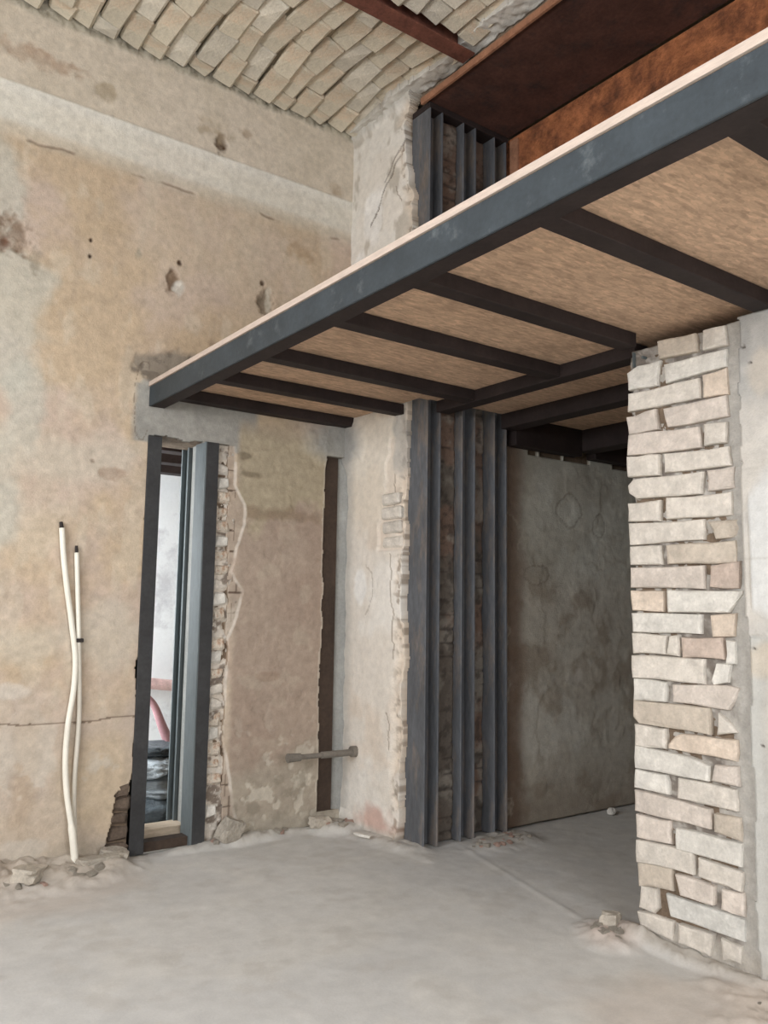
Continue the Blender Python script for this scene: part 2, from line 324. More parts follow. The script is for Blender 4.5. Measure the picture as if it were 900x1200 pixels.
    ln = (1-sst(np.abs(U-sl), .003, .014))*(V < 2.45)*sst(fbm(U, V, 5, 3, 39), .3, .5); c = mix(c, (214, 203, 189), ln*.75)
    # rounded lip of the corner chase
    slotl = 3.155+(fbm(V*0, V, 8, 4, 49)-.5)*.03; slot = (U > slotl)*(V > .09)*(V < 2.57)
    c = mix(c, (216, 206, 188), (np.abs(U-slotl+.008) < .008)*(V < 2.57)*(V > .09)*.5)
    # bottom of wall
    c = mix(c, (176, 168, 152), (1-sst(V, .02, .12+.08*n2))*.6); h = h+(1-sst(V, 0, .09))*.02*n2
    c = c*((.89+.17*sst(V, 4.2, 4.4))*(1-.05*pan))[..., None]*(.86+.28*fbm(U, V, 34, 4, 11))[..., None]
    lump = blob(U, V, 3.24, 2.69, .22, .15, 12, .35, .5, 8); c = mix(c, (150, 150, 146), lump*.95); h = h+lump*(.045+.03*(n2-.5))
    door = (U > door_left_edge(V))*(U < se)*(V < ZD+(fbm(U, V*0, 12, 3, 50)-.5)*.035)
    chip = (V < .42-.1*n3)*(U > 1.66+.28*V+(n2-.5)*.1)*(U < 1.9)
    keep = ~((door > 0) | (slot > 0) | chip)
    return h, c, keep
fL = lambda u, v, h: (u, YL-h, v)
hfield('plaster', fL, .55, 3.35, 0, ZC, .007, left_wall_fun, M['plaster'], wall_left, depth=.035, sat=.12)
hfield('plaster', fL, -2.6, .55, 0, ZC, .05, left_wall_fun, M['plaster'], wall_left, depth=.035, sat=.12)

def rock_mesh(name, m, sx, sy, sz, seed, sub=2, rough=.25, flat=.0):
    bm = bmesh.new(); bmesh.ops.create_icosphere(bm, subdivisions=sub, radius=.5)
    r = random.Random(seed); off = Vector((r.random()*9, r.random()*9, r.random()*9))
    from mathutils import noise as mn
    for v in bm.verts:
        k = 1+(mn.noise(v.co*3+off))*rough*2; v.co = Vector((max(-.36, min(.36, v.co.x*k))*sx*1.4, max(-.36, min(.36, v.co.y*k))*sy*1.4, max(-.36, min(.36, v.co.z*k))*sz*1.4))
    me = bpy.data.meshes.new(name); bm.to_mesh(me); bm.free(); me.materials.append(m); return me
def brick_mesh(name, m, w_, d_, h_, seed, rough=.006, bev=.012):
    """small irregular brick, w along x, d along y, h along z, centred"""
    r = random.Random(seed); bm = bmesh.new(); bmesh.ops.create_cube(bm, size=1)
    for v in bm.verts: v.co = Vector((v.co.x*w_+r.uniform(-1, 1)*rough, v.co.y*d_+r.uniform(-1, 1)*rough, v.co.z*h_+r.uniform(-1, 1)*rough))
    bmesh.ops.bevel(bm, geom=bm.edges[:], offset=min(bev, min(w_, d_, h_)*.3), segments=1, affect='EDGES')
    for v in bm.verts: v.co += Vector((r.uniform(-1, 1), r.uniform(-1, 1), r.uniform(-1, 1)))*rough*.4
    me = bpy.data.meshes.new(name); bm.to_mesh(me); bm.free(); me.materials.append(m); return me
def put(me, name, parent, loc, rot=(0, 0, 0), scale=(1, 1, 1)):
    o = bpy.data.objects.new(name, me); C.objects.link(o); o.location = loc; o.rotation_euler = rot; o.scale = scale
    if parent: o.parent = parent
    return o

# broken brick ends beside the doorway (parts of the left wall)
rb = random.Random(5)
ends = [brick_mesh('brick', M[('strip_brick', 'b_cream', 'b_white', 'strip_brick')[i % 4]], .108, .10, .082, 30+i, .012, .014) for i in range(8)]
z = .05
while z < 2.53:
    if rb.random() > .06:
        put(rb.choice(ends), 'brick', wall_left, (2.365+rb.uniform(-.008, .008), YL+.052+rb.uniform(-.006, .022), z+.04), (rb.uniform(-.08, .08), rb.uniform(-.05, .05), rb.uniform(-.12, .12)), (rb.uniform(.75, 1.05), 1, rb.uniform(.85, 1.05)))
    z += .096
def strip_fun(U, V):
    n2 = fbm(U, V, 14, 5, 180); n3 = fbm(U, V, 40, 3, 181); c = np.zeros(U.shape+(3,))+np.array(lin((212, 200, 184)))
    c = mix(c, (96, 76, 60), sst(n2, .5, .62)*.8); c = mix(c, (214, 206, 194), sst(n3, .56, .66)*.6)
    return (n2-.5)*.05+(n3-.5)*.02, c, np.ones(U.shape, bool)
hfield('mortar', lambda u, v, h: (u, YL+.024-h, v), 2.312, 2.45, 0, 2.56, .009, strip_fun, M['mortar'], wall_left, depth=.02)
for k in range(5):   # brown bricks bared at the foot of the doorway's left side
    put(brick_mesh('brick', M['brown_brick'], .15-.012*k, .1, .078, 70+k, .018, .02), 'brick', wall_left, (1.762+.008*k+rb.uniform(-.015, .01), YL+.045+rb.uniform(0, .02), .045+k*.085), (rb.uniform(-.1, .1), rb.uniform(-.12, .12), rb.uniform(-.15, .15)))

# ---- back wall: left return, jamb infill, brick pier with plaster, low wall under the platform
wb = MB()
wb.box(XB+.03, 4.18, 4.41, 5.5, 0, ZC)
wb.box(3.53, 3.69, 4.33, 4.42, 0, 4.93).box(3.84, 4.0, 4.36, 4.42, 0, 4.93)
wb.box(3.425, 4.18, -2.6, 2.575, 0, 2.755)
wb.box(3.425, 4.18, -2.6, 1.0, 2.755, ZC)
wb.box(3.425, 4.18, .9, 4.42, 5.06, ZC)
wall_back = wb.build('wall_back', M['core']); tag(wall_back, kind='structure')
edgeB = lambda V: lines(V, [(4.39, 0), (4.38, .6), (4.37, 1.5), (4.385, 2.5), (4.36, 3), (4.30, 4.1), (4.36, 4.5), (4.42, 4.9), (4.31, 5.1), (4.31, 5.2)])+(fbm(V*0+1, V, 6, 5, 91)-.5)*.07
def back_left_fun(U, V):
    n1 = fbm(U, V, 1.8, 5, 100); n2 = fbm(U, V, 6, 5, 101); n3 = fbm(U, V, 24, 4, 102)
    c = np.zeros(U.shape+(3,))+np.array(lin((212, 203, 190)))
    c = mix(c, (222, 218, 210), sst(n1, .48, .62)*.6); c = mix(c, (206, 186, 164), sst(fbm(U, V, 3, 4, 103), .55, .7)*.5)
    c = mix(c, (216, 204, 184), sst(V, 1.9, 2.2)*(1-sst(V, 2.8, 2.9))*.6)
    upm = sst(V, 2.9, 3.0); c = mix(c, (217, 214, 206), upm*.6); c = mix(c, (170, 160, 144), upm*sst(fbm(U, V*.6, 7, 4, 104), .57, .66)*.7)
    c = mix(c, (232, 230, 226), blob(U, V, 4.75, 4.35, .12, .2, 105, .5)*.7+blob(U, V, 4.95, 3.95, .1, .18, 106, .5)*.7)
    c = mix(c, (214, 196, 170), blob(U, V, 4.8, 3.5, .25, .3, 107, .5)*.6)
    h = (n1-.5)*.016+(n2-.5)*.012+(n3-.5)*.004
    for a, b, w_ in ((4.62, 4.5, .2), (4.5, 4.7, .15)):      # diagonal gouges
        g = (np.abs((V-b)-(-1.1)*(U-a)-(n2-.5)*.1) < .012)*(np.abs(U-a) < w_)*1.; c = mix(c, (116, 104, 92), g*.8); h = h-g*.008
    # bared bricks near the column edge
    br = (U < 4.66-.1*sst(n2, .4, .6))*(V > 1.88)*(V < 2.40)*(U < 4.66)*1.
    br2 = (U < 4.56+(n2-.5)*.2)*(V > 2.2)*(V < 2.66)*1.
    br = np.maximum(br, br2*.8); c = mix(c, (210, 194, 176), br*.6); h = h-br*.014
    # loose ragged margin along the columns, coat by coat
    mg = 1-sst(U-edgeB(V), .03, .12); c = mix(c, (208, 190, 168), mg*sst(n2, .35, .6)*.8); h = h-mg*(.004+.02*sst(n2, .42, .6))
    c = mix(c, (150, 134, 116), mg*sst(n3, .55, .68)*.8)
    crk = (np.abs(U-edgeB(V)-.13-(fbm(V*0, V, 4, 4, 108)-.5)*.12) < .005)*(fbm(V*0+5, V, 3, 2, 109) > .45)*1.; c = mix(c, (140, 122, 104), crk*.8); h = h-crk*.004
    c = c*1.10
    # edge of the chase in the corner
    c = mix(c, (182, 176, 166), sst(U, 4.93, 5.03)*(V < 2.6)*(V > .1)*.7)
    c = mix(c, (235, 233, 228), blob(U, V, 4.86, 1.62, .07, .14, 110, .4)*.8)
    g2 = (np.abs(blob(U, V, 4.82, 1.62, .11, .17, 111, .4)-.5) < .12)*(U < 4.8)*1.; c = mix(c, (150, 134, 114), g2*.5)
    lump = blob(U, V, 5.02, 2.70, .15, .16, 112, .4, .5); h = h+lump*.05; c = mix(c, (156, 155, 151), lump*.95+blob(U, V, 4.42, 2.6, .09, .25, 113, .5)*.6)
    c = mix(c, (200, 146, 126), blob(U, V, 4.64, .08, .17, .08, 114, .8, .6)*.7)
    c = mix(c, (176, 170, 158), (1-sst(V, 0, .05+.06*n2))*.8); h = h+(1-sst(V, 0, .1))*.02*n3
    top = sst(V, 4.98+.05*n2, 5.04+.05*n2); c = mix(c, (198, 194, 184), top*.8); h = h+top*n3*.04
    return h, c, (U > edgeB(V))
fB = lambda u, v, h: (3.34-h, u, v)
hfield('plaster', fB, 4.24, 5.07, 0, ZC, .0095, back_left_fun, M['plaster'], wall_back, depth=.09)
for k in range(4):   # bared bricks in that plaster
    put(brick_mesh('brick', M['b_cream'], .10, .21-.03*(k == 3), .082, 90+k, .006), 'brick', wall_back, (3.394-.005*k, 4.50+.004*k, 1.935+k*.098+.0), (0, 0, .02))
# jamb infill bricks between the steel columns
def infill_fun(U, V):
    n2 = fbm(U, V, 6, 5, 190); n3 = fbm(U, V, 24, 4, 191); c = np.zeros(U.shape+(3,))+np.array(lin((98, 88, 78)))
    c = mix(c, (124, 94, 76), sst(fbm(U, V, 3, 4, 192), .5, .62)*.7); c = mix(c, (140, 132, 120), sst(n2, .54, .66)*.6); c = mix(c, (60, 52, 46), sst(n3, .56, .68)*.6)
    jz = V+(n2-.5)*.03; jt = (1-sst(np.abs((jz % .094)-.047), .004, .012))*sst(fbm(U, V, 4, 3, 193), .42, .6); c = mix(c, (66, 56, 50), jt*.7)
    return (n2-.5)*.035+(n3-.5)*.014-jt*.010, c, np.ones(U.shape, bool)
for a_, b_, yy, nm in ((3.522, 3.703, 4.275, 'infill_mortar'), (3.832, 4.003, 4.315, 'infill_mortar')):
    hfield(nm, (lambda yy: lambda u, v, h: (u, yy-h, v))(yy), a_, b_, .0, 4.93, .011, infill_fun, M['mortar'], wall_back, depth=.05)
# pier
PIER_BRICKS = [
 ('tan', [(2.411, 2.804), (2.21, 2.794), (2.205, 2.711), (2.403, 2.725)]),
 ('cream', [(2.165, 2.795), (2.061, 2.791), (2.049, 2.704), (2.172, 2.711)]),
 ('white', [(2.599, 2.683), (2.538, 2.709), (2.413, 2.706), (2.426, 2.598), (2.597, 2.606)]),
 ('white', [(2.385, 2.683), (2.053, 2.677), (2.053, 2.606), (2.373, 2.599)]),
 ('cream', [(2.598, 2.577), (2.194, 2.574), (2.197, 2.489), (2.603, 2.496)]),
 ('orange', [(2.179, 2.582), (2.056, 2.591), (2.055, 2.477), (2.175, 2.489)]),
 ('pink', [(2.606, 2.456), (2.439, 2.473), (2.427, 2.378), (2.592, 2.378)]),
 ('pink', [(2.386, 2.459), (2.064, 2.467), (2.054, 2.379), (2.36, 2.375)]),
 ('pink', [(2.592, 2.366), (2.206, 2.345), (2.195, 2.256), (2.599, 2.272)]),
 ('cream', [(2.175, 2.352), (2.064, 2.345), (2.071, 2.257), (2.177, 2.263)]),
 ('cream', [(2.605, 2.256), (2.425, 2.248), (2.421, 2.152), (2.602, 2.163)]),
 ('cream', [(2.397, 2.244), (2.06, 2.228), (2.05, 2.152), (2.394, 2.161)]),
 ('cream', [(2.603, 2.113), (2.572, 2.14), (2.193, 2.132), (2.206, 2.043), (2.553, 2.053), (2.598, 2.083)]),
 ('pink', [(2.168, 2.137), (2.038, 2.136), (2.039, 2.048), (2.167, 2.054)]),
 ('cream', [(2.607, 2.024), (2.426, 2.02), (2.424, 1.933), (2.607, 1.941)]),
 ('cream', [(2.388, 2.028), (2.054, 2.023), (2.053, 1.932), (2.386, 1.938)]),
 ('cream', [(2.605, 1.921), (2.197, 1.912), (2.2, 1.83), (2.599, 1.828)]),
 ('tan', [(2.172, 1.902), (2.026, 1.899), (2.029, 1.832), (2.136, 1.83)]),
 ('cream', [(2.599, 1.811), (2.427, 1.807), (2.42, 1.721), (2.601, 1.727)]),
 ('tan', [(2.389, 1.805), (2.037, 1.806), (2.037, 1.72), (2.387, 1.726)]),
 ('pink', [(2.6, 1.704), (2.208, 1.703), (2.202, 1.61), (2.599, 1.614)]),
 ('red', [(2.165, 1.701), (2.021, 1.712), (2.025, 1.604), (2.168, 1.613)]),
 ('orange', [(2.601, 1.589), (2.419, 1.589), (2.421, 1.5), (2.596, 1.506)]),
 ('white', [(2.389, 1.588), (2.009, 1.589), (2.018, 1.571), (2.089, 1.504), (2.384, 1.5)]),
 ('white', [(2.601, 1.481), (2.219, 1.483), (2.222, 1.407), (2.598, 1.402)]),
 ('orange', [(2.164, 1.476), (2.049, 1.486), (2.06, 1.397), (2.158, 1.394)]),
 ('cream', [(2.601, 1.386), (2.406, 1.381), (2.412, 1.301), (2.595, 1.3)]),
 ('cream', [(2.383, 1.378), (2.341, 1.387), (2.337, 1.298), (2.394, 1.302)]),
 ('red', [(2.324, 1.372), (2.121, 1.38), (2.108, 1.299), (2.317, 1.295)]),
 ('white', [(2.093, 1.369), (2.057, 1.368), (2.056, 1.28), (2.096, 1.278)]),
 ('cream', [(2.601, 1.279), (2.213, 1.282), (2.211, 1.184), (2.598, 1.183)]),
 ('white', [(2.146, 1.267), (2.08, 1.275), (2.103, 1.2), (2.165, 1.184), (2.177, 1.202)]),
 ('white', [(2.598, 1.169), (2.416, 1.163), (2.418, 1.085), (2.596, 1.076)]),
 ('pink', [(2.38, 1.155), (2.108, 1.174), (2.04, 1.165), (2.099, 1.083), (2.381, 1.085)]),
 ('tan', [(2.596, 1.064), (2.194, 1.066), (2.193, 0.966), (2.568, 0.966), (2.599, 0.999)]),
 ('cream', [(2.149, 1.049), (2.058, 0.987), (2.156, 0.967)]),
 ('cream', [(2.588, 0.956), (2.422, 0.948), (2.419, 0.868), (2.586, 0.862)]),
 ('orange', [(2.4, 0.897), (2.336, 0.94), (2.064, 0.943), (2.067, 0.868), (2.401, 0.874)]),
 ('white', [(2.596, 0.851), (2.295, 0.844), (2.198, 0.815), (2.2, 0.76), (2.598, 0.759)]),
 ('pink', [(2.169, 0.827), (2.06, 0.837), (2.062, 0.765), (2.183, 0.77)]),
 ('white', [(2.595, 0.739), (2.423, 0.74), (2.408, 0.667), (2.6, 0.663)]),
 ('cream', [(2.36, 0.74), (2.075, 0.735), (2.074, 0.657), (2.366, 0.659)]),
 ('pink', [(2.595, 0.648), (2.204, 0.631), (2.202, 0.556), (2.597, 0.557)]),
 ('tan', [(2.175, 0.619), (2.059, 0.625), (2.051, 0.536), (2.182, 0.55)]),
 ('pink', [(2.593, 0.53), (2.41, 0.538), (2.408, 0.444), (2.59, 0.437)]),
 ('white', [(2.37, 0.52), (2.052, 0.522), (2.059, 0.434), (2.377, 0.436)]),
 ('cream', [(2.591, 0.418), (2.294, 0.43), (2.288, 0.344), (2.593, 0.328)]),
 ('cream', [(2.265, 0.408), (2.056, 0.403), (2.07, 0.327), (2.267, 0.342)]),
 ('tan', [(2.593, 0.324), (2.407, 0.332), (2.405, 0.244), (2.586, 0.218)]),
 ('pink', [(2.385, 0.315), (2.194, 0.311), (2.2, 0.239), (2.361, 0.237)]),
 ('pink', [(2.161, 0.306), (2.055, 0.314), (2.058, 0.231), (2.164, 0.228)]),
 ('cream', [(2.577, 0.209), (2.492, 0.22), (2.484, 0.147), (2.508, 0.114), (2.593, 0.12)]),
 ('blue', [(2.442, 0.208), (2.055, 0.211), (2.058, 0.136), (2.421, 0.132)]),
 ('cream', [(2.598, 0.091), (2.409, 0.102), (2.411, 0.028), (2.581, 0.032)]),
 ('cream', [(2.373, 0.098), (2.204, 0.104), (2.219, 0.025), (2.375, 0.029)]),
 ('cream', [(2.164, 0.102), (2.071, 0.098), (2.077, 0.038), (2.159, 0.028)]),
]
def poly_brick(name, pts, x0, depth, m, parent, r):
    """brick whose face outline lies in the wall plane; pts are (y, z)"""
    P = []
    n = len(pts)
    for i in range(n):
        a = Vector(pts[i]); b = Vector(pts[(i+1) % n]); k = 3 if (b-a).length > .16 else (2 if (b-a).length > .07 else 1)
        P += [a.lerp(b, j/k) for j in range(k)]
    cen = sum(P, Vector((0, 0)))/len(P)
    P = [p+Vector((math.copysign(.003, p.x-cen.x), math.copysign(.0065, p.y-cen.y)))+Vector((r.uniform(-1, 1), r.uniform(-1, 1)))*.0035 for p in P]; n = len(P); vs = []; tilt = r.uniform(-.03, .03)
    for dx, ins in ((depth, 0), (.014, 0), (.004, .004), (0, .015)):
        for p in P:
            d = (cen-p); d = d.normalized()*min(ins, d.length*.3)
            vs.append((x0+dx+(r.uniform(-.003, .003) if dx == 0 else 0)+tilt*(p.x-cen.x), p.x+d.x, p.y+d.y))
    fs = [(k*n+i, k*n+(i+1) % n, (k+1)*n+(i+1) % n, (k+1)*n+i) for k in (0, 1, 2) for i in range(n)]+[tuple(range(3*n, 4*n)), tuple(range(n))[::-1]]
    return MB().add(vs, fs).build(name, m, parent, smooth=False)
rp = random.Random(3)
for col, pts in PIER_BRICKS:
    poly_brick('brick', pts, 3.392+rp.uniform(-.006, .006), .12, M['b_'+col], wall_back, rp)
def pier_mortar_fun(U, V):
    n2 = fbm(U, V, 7, 5, 120); n3 = fbm(U, V, 30, 4, 121)
    c = np.zeros(U.shape+(3,))+np.array(lin((166, 159, 150)))
    c = mix(c, (110, 98, 87), sst(n2, .50, .64)*.8); c = mix(c, (190, 184, 174), sst(n3, .55, .7)*.6)
    rt_ = 1-sst(U, 2.03, 2.10+.05*n2); c = mix(c, (180, 176, 168), rt_*.8)
    foot = 1-sst(V, .05, .12); c = mix(c, (178, 170, 158), foot)
    lft = 2.592+(fbm(V*0, V, 8, 4, 122)-.5)*.03
    return (n2-.5)*.024+(n3-.5)*.012+rt_*.016-.012+foot*.01, c, (U < lft)
hfield('mortar', lambda u, v, h: (3.412-h, u, v), 1.90, 2.61, 0, 2.80, .0095, pier_mortar_fun, M['mortar'], wall_back, depth=.05)
def right_plaster_fun(U, V):
    n1 = fbm(U, V, 2.2, 5, 130); n2 = fbm(U, V, 7, 5, 131); n3 = fbm(U, V, 26, 4, 132)
    c = np.zeros(U.shape+(3,))+np.array(lin((202, 196, 186)))
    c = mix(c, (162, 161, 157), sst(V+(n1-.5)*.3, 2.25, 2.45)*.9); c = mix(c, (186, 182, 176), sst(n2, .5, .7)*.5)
    ed = 1.985+(fbm(V*0, V, 4, 5, 133)-.5)*.05
    wh = blob(U, V, 1.74, 1.73, .27, .37, 137, .5, .12, 4)*(1-sst(U, ed-.042, ed-.034))
    c = mix(c, (212, 213, 211), wh*.85); h = (n1-.5)*.012+(n2-.5)*.008+(n3-.5)*.003+wh*.008
    gz = sst(U, ed-.11, ed-.04)*(V < 1.4); c = mix(c, (186, 186, 180), gz*.8); h = h-gz*.012
    c = mix(c, (220, 208, 186), (1-sst(U, ed-.15, ed-.1))*(V < 1.4)*(V > .25)*.7)
    c = mix(c, (206, 190, 166), blob(U, V, 1.9, 1.3, .1, .08, 134, .4)*.6+blob(U, V, 1.86, 2.55, .08, .1, 135, .5)*.4)
    cr = ((np.abs(V-2.12-(n1-.5)*.04) < .004)+(np.abs(V-1.74-(n1-.5)*.05) < .004))*1.; c = mix(c, (176, 170, 160), cr*.35)
    for cu, cv in ((1.95, 2.66), (1.92, 2.58), (1.955, 1.35), (1.93, .95)):
        m = blob(U, V, cu, cv, .008, .006, 136, .5, .3, 30); c = mix(c, (80, 70, 62), m); h = h-m*.006
    c = mix(c, (180, 174, 164), (1-sst(V, .02, .12))*.8)
    return h, c, (U < ed)
hfield('plaster', lambda u, v, h: (3.36-h, u, v), 1.3, 2.06, 0, 2.80, .0095, right_plaster_fun, M['plaster'], wall_back, depth=.06)
hfield('plaster', lambda u, v, h: (3.36-h, u, v), -2.6, 1.3, 0, 2.80, .05, right_plaster_fun, M['plaster'], wall_back, depth=.06)

# ---- back room
def back_room_fun(U, V):
    n1 = fbm(U, V, 1.5, 5, 140); n2 = fbm(U, V, 5, 5, 141); n3 = fbm(U, V, 20, 4, 142)
    c = np.zeros(U.shape+(3,))+np.array(lin((190, 184, 170)))
    c = mix(c, (206, 203, 192), sst(n1, .48, .6)*.7); c = mix(c, (158, 142, 122), sst(n2, .46, .66)*.7)
    c = mix(c, (206, 200, 186), sst(fbm(U, V, 6, 5, 148), .54, .66)*.5)
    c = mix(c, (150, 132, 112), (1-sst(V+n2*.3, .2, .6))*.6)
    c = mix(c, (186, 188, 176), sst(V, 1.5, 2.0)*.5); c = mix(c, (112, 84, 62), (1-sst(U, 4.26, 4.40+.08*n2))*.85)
    st = sst(fbm(U, V, 3, 5, 143), .5, .52)-sst(fbm(U, V, 3, 5, 143), .52, .56); c = mix(c, (186, 178, 160), st*.4)
    h = (n1-.5)*.02+(n2-.5)*.014+(n3-.5)*.004-.003*sst(fbm(U, V, 3, 5, 143), .5, .53)
    for cu, cv, ru, rv, s in ((4.85, 2.25, .12, .12, 144), (4.5, 1.75, .12, .07, 145), (5.2, 2.15, .07, .09, 146)):
        m = np.abs(blob(U, V, cu, cv, ru, rv, s, .4, .4)-.5) < .15; c = mix(c, (130, 120, 104), m*.5); h = h-m*.002
    c = mix(c, (214, 208, 196), blob(U, V, 4.95, 1.0, .05, .06, 147, .6)*.7)
    notch = (V > 2.635)*(fbm(U, V*0, 9, 2, 149) > .52)
    return h, c, ~(notch > 0)
bw = MB().box(4.181, 7.2, 4.30, 4.6, 0, 2.70).box(4.181, 7.2, 4.30, 4.6, 2.70, ZC).build('wall_back_room_left', M['core']); tag(bw, kind='structure')
hfield('plaster', lambda u, v, h: (u, 4.27-h, v), 4.15, 7.0, 0, 2.675, .0115, back_room_fun, M['plaster'], bw, depth=.03)
tag(MB().box(7.0, 7.2, -2.6, 4.3, 0, ZC).build('wall_back_room_end', M['plain_plaster']), kind='structure')

# ---- rest of the shell
tag(MB().box(-2.6, -2.4, -2.6, 5.5, 0, 1.1).box(-2.6, -2.4, -2.6, 5.5, 3.9, ZC).box(-2.6, -2.4, -2.6, -.65, 1.1, 3.9).box(-2.6, -2.4, .85, 2.15, 1.1, 3.9).box(-2.6, -2.4, 3.65, 5.5, 1.1, 3.9).build('wall_rear', M['plain_plaster']), kind='structure')
tag(MB().box(-2.6, 7.2, -2.6, -2.4, 0, 1.1).box(-2.6, 7.2, -2.6, -2.4, 3.9, ZC).box(-2.6, .15, -2.6, -2.4, 1.1, 3.9).box(1.85, 7.2, -2.6, -2.4, 1.1, 3.9).build('wall_right', M['plain_plaster']), kind='structure')
nr = MB().box(-.2, 5.5, 7.5, 7.7, -.1, ZC).build('wall_next_room_far', M['nextwall']); tag(nr, kind='structure')
tag(MB().box(5.3, 5.5, 5.5, 7.5, 0, ZC).box(-.2, 0, 5.5, 7.5, 0, .8).box(-.2, 0, 5.5, 7.5, 3.0, ZC).box(-.2, 0, 5.5, 5.9, .8, 3).box(-.2, 0, 7.3, 7.5, .8, 3).build('wall_next_room_side', M['nextwall']), kind='structure')
tag(MB().box(-.2, 5.5, 5.5, 7.7, ZC, ZC+.2).build('ceiling_next_room', M['nextwall']), kind='structure')

# ---- floor
def floor_fun(U, V):
    n1 = fbm(U, V, 1.1, 5, 150); n2 = fbm(U, V, 4, 5, 151); n3 = fbm(U, V, 30, 4, 152)
    c = np.zeros(U.shape+(3,))+np.array(lin((194, 192, 187)))
    c = mix(c, (187, 186, 183), sst(n1, .45, .62)*.7); c = mix(c, (196, 193, 186), sst(n2, .5, .68)*.6)
    c = mix(c, (178, 173, 165), sst(fbm(U, V, 8, 4, 153), .58, .72)*.4)
    c = mix(c, (190, 176, 162), blob(U, V, 2.9, 1.9, .5, .35, 154, .6, .5, 4)*.6+blob(U, V, 1.3, 4.6, .5, .3, 155, .6, .5, 4)*.5)
    h = (n1-.5)*.020+(n2-.5)*.008+(n3-.5)*.0015-.012
    for cu, cv, ru, rv, hh, s, col in ((1.45, 4.93, .35, .22, .075, 160, (180, 166, 148)), (1.0, 5.0, .3, .3, .08, 161, (176, 160, 142)), (2.6, 5.02, .4, .08, .05, 162, (184, 178, 166)),
            (3.25, 4.92, .2, .12, .055, 163, (204, 200, 190)), (3.95, 4.08, .32, .14, .03, 164, (168, 160, 148)), (3.3, 2.65, .16, .14, .05, 165, (196, 176, 162)), (3.25, 1.75, .3, .3, .035, 166, (196, 182, 168)), (3.33, 4.45, .12, .3, .035, 167, (184, 178, 168)), (3.36, 2.3, .06, .35, .04, 168, (180, 172, 160))):
        m = blob(U, V, cu, cv, ru, rv, s, .45, .55, 7); h = h+m*hh*(.45+.9*fbm(U, V, 14, 4, 169)); c = mix(c, col, m*.75); c = mix(c, (136, 122, 106), m*sst(n3, .55, .7)*.4)
    # trowelled ridge running from the opening
    rd = np.exp(-((U-V*.25-2.62)/.02)**2)*sst(V, 2.6, 3)*(1-sst(V, 4.2, 4.4)); h = h+rd*.004
    return h, c, np.ones(U.shape, bool)
floor = MB().box(-2.6, 7.2, -2.6, 7.7, -.2, -.02).build('floor', M['screed']); tag(floor, kind='structure')
fF = lambda u, v, h: (u, v, h)
hfield('concrete_screed', fF, .6, 7.0, 1.0, 5.1, .0155, floor_fun, M['floor'], floor, depth=.03)
MB().box(-2.4, .6, -2.4, 5.06, -.02, -.012).box(.6, 7, -2.4, 1.0, -.02, -.012).box(XD0, XD1, 5.1, 5.5, -.02, -.004).box(0, 5.3, 5.5, 7.5, -.02, -.004).build('concrete_screed', M['screed'], floor)

# ---- ceiling: flat brick courses between rusty beams
ceil = MB().box(-2.6, 7.2, -2.6, 5.5, ZC, ZC+.2).build('ceiling', M['ceil_mortar']); tag(ceil, kind='structure')
MB().box(-2.4, .28, -2.4, 5.06, 5.13, 5.199).box(.28, 3.42, -2.4, 2.4, 5.13, 5.199).box(.28, 3.42, 2.4, 5.06, 5.165, 5.199).build('mortar', M['ceil_mortar'], ceil)
cb = [brick_mesh('brick', M['ceil_brick'] if i % 3 else M['ceil_brick_b'], .150, .312, .05, 200+i, .010, .013) for i in range(9)]
rc = random.Random(12)
for y0, y1 in ((3.84, 5.04), (2.48, 3.70)):
    for i in range(20):
        x = .36+i*.1545
        if x > 3.32: break
        tl = .24+rc.uniform(-.06, .06); ph = rc.uniform(0, 6)
        y = y0-(.16 if i % 2 else 0)+rc.uniform(-.02, .02)
        while y < y1-.05:
            a, b = max(y, y0), min(y+.31, y1)
            if b-a > .03:
                ym = (a+b)/2; t = (ym-y0)/(y1-y0); zc = 5.105+.045*math.sin(math.pi*t)
                sl = .045*math.pi*math.cos(math.pi*t)/(y1-y0)
                put(rc.choice(cb), 'brick', ceil, (x+.018*math.sin(ym*5+ph)+rc.uniform(-.003, .003), ym, zc+rc.uniform(-.0015, .0015)), (math.atan(sl)+rc.uniform(-.006, .006), tl+rc.uniform(-.02, .02), -.06*math.cos(ym*5+ph)+rc.uniform(-.02, .02)), (rc.uniform(.97, 1.03), (b-a+.008)/.312, 1))
            y += .312
def fillet_fun(U, V):
    n2 = fbm(U, V, 8, 4, 170); n3 = fbm(U, V, 26, 4, 171); c = np.zeros(U.shape+(3,))+np.array(lin((206, 202, 192))); c = mix(c, (170, 160, 146), sst(n2, .5, .66)*.6)
    return (n2-.5)*.04+(n3-.5)*.02, c, (U > 3.23+.07*n2)
hfield('mortar_fillet', lambda u, v, h: (u, v, 5.085-h), 3.2, 3.42, .8, 5.06, .012, fillet_fun, M['plaster'], ceil, depth=.08)

# ================================================================== THINGS
def i_beam(mb, axis, c1, c2, a, b, H, W, tw=.008, tf=.012):
    """I section. axis 'x','y' or 'z': run direction from a to b. 'z': web along x, flanges face x"""
    h, w2 = H/2, W/2
    pts = [(-h, -w2), (-h+tf, -w2), (-h+tf, -tw/2), (h-tf, -tw/2), (h-tf, -w2), (h, -w2), (h, w2), (h-tf, w2), (h-tf, tw/2), (-h+tf, tw/2), (-h+tf, w2), (-h, w2)]
    conv = {'z': lambda p, q, t: (c1+p, c2+q, t), 'y': lambda p, q, t: (c1+q, t, c2+p), 'x': lambda p, q, t: (t, c1+q, c2+p)}[axis]
    return mb.prism(pts, a, b, conv)

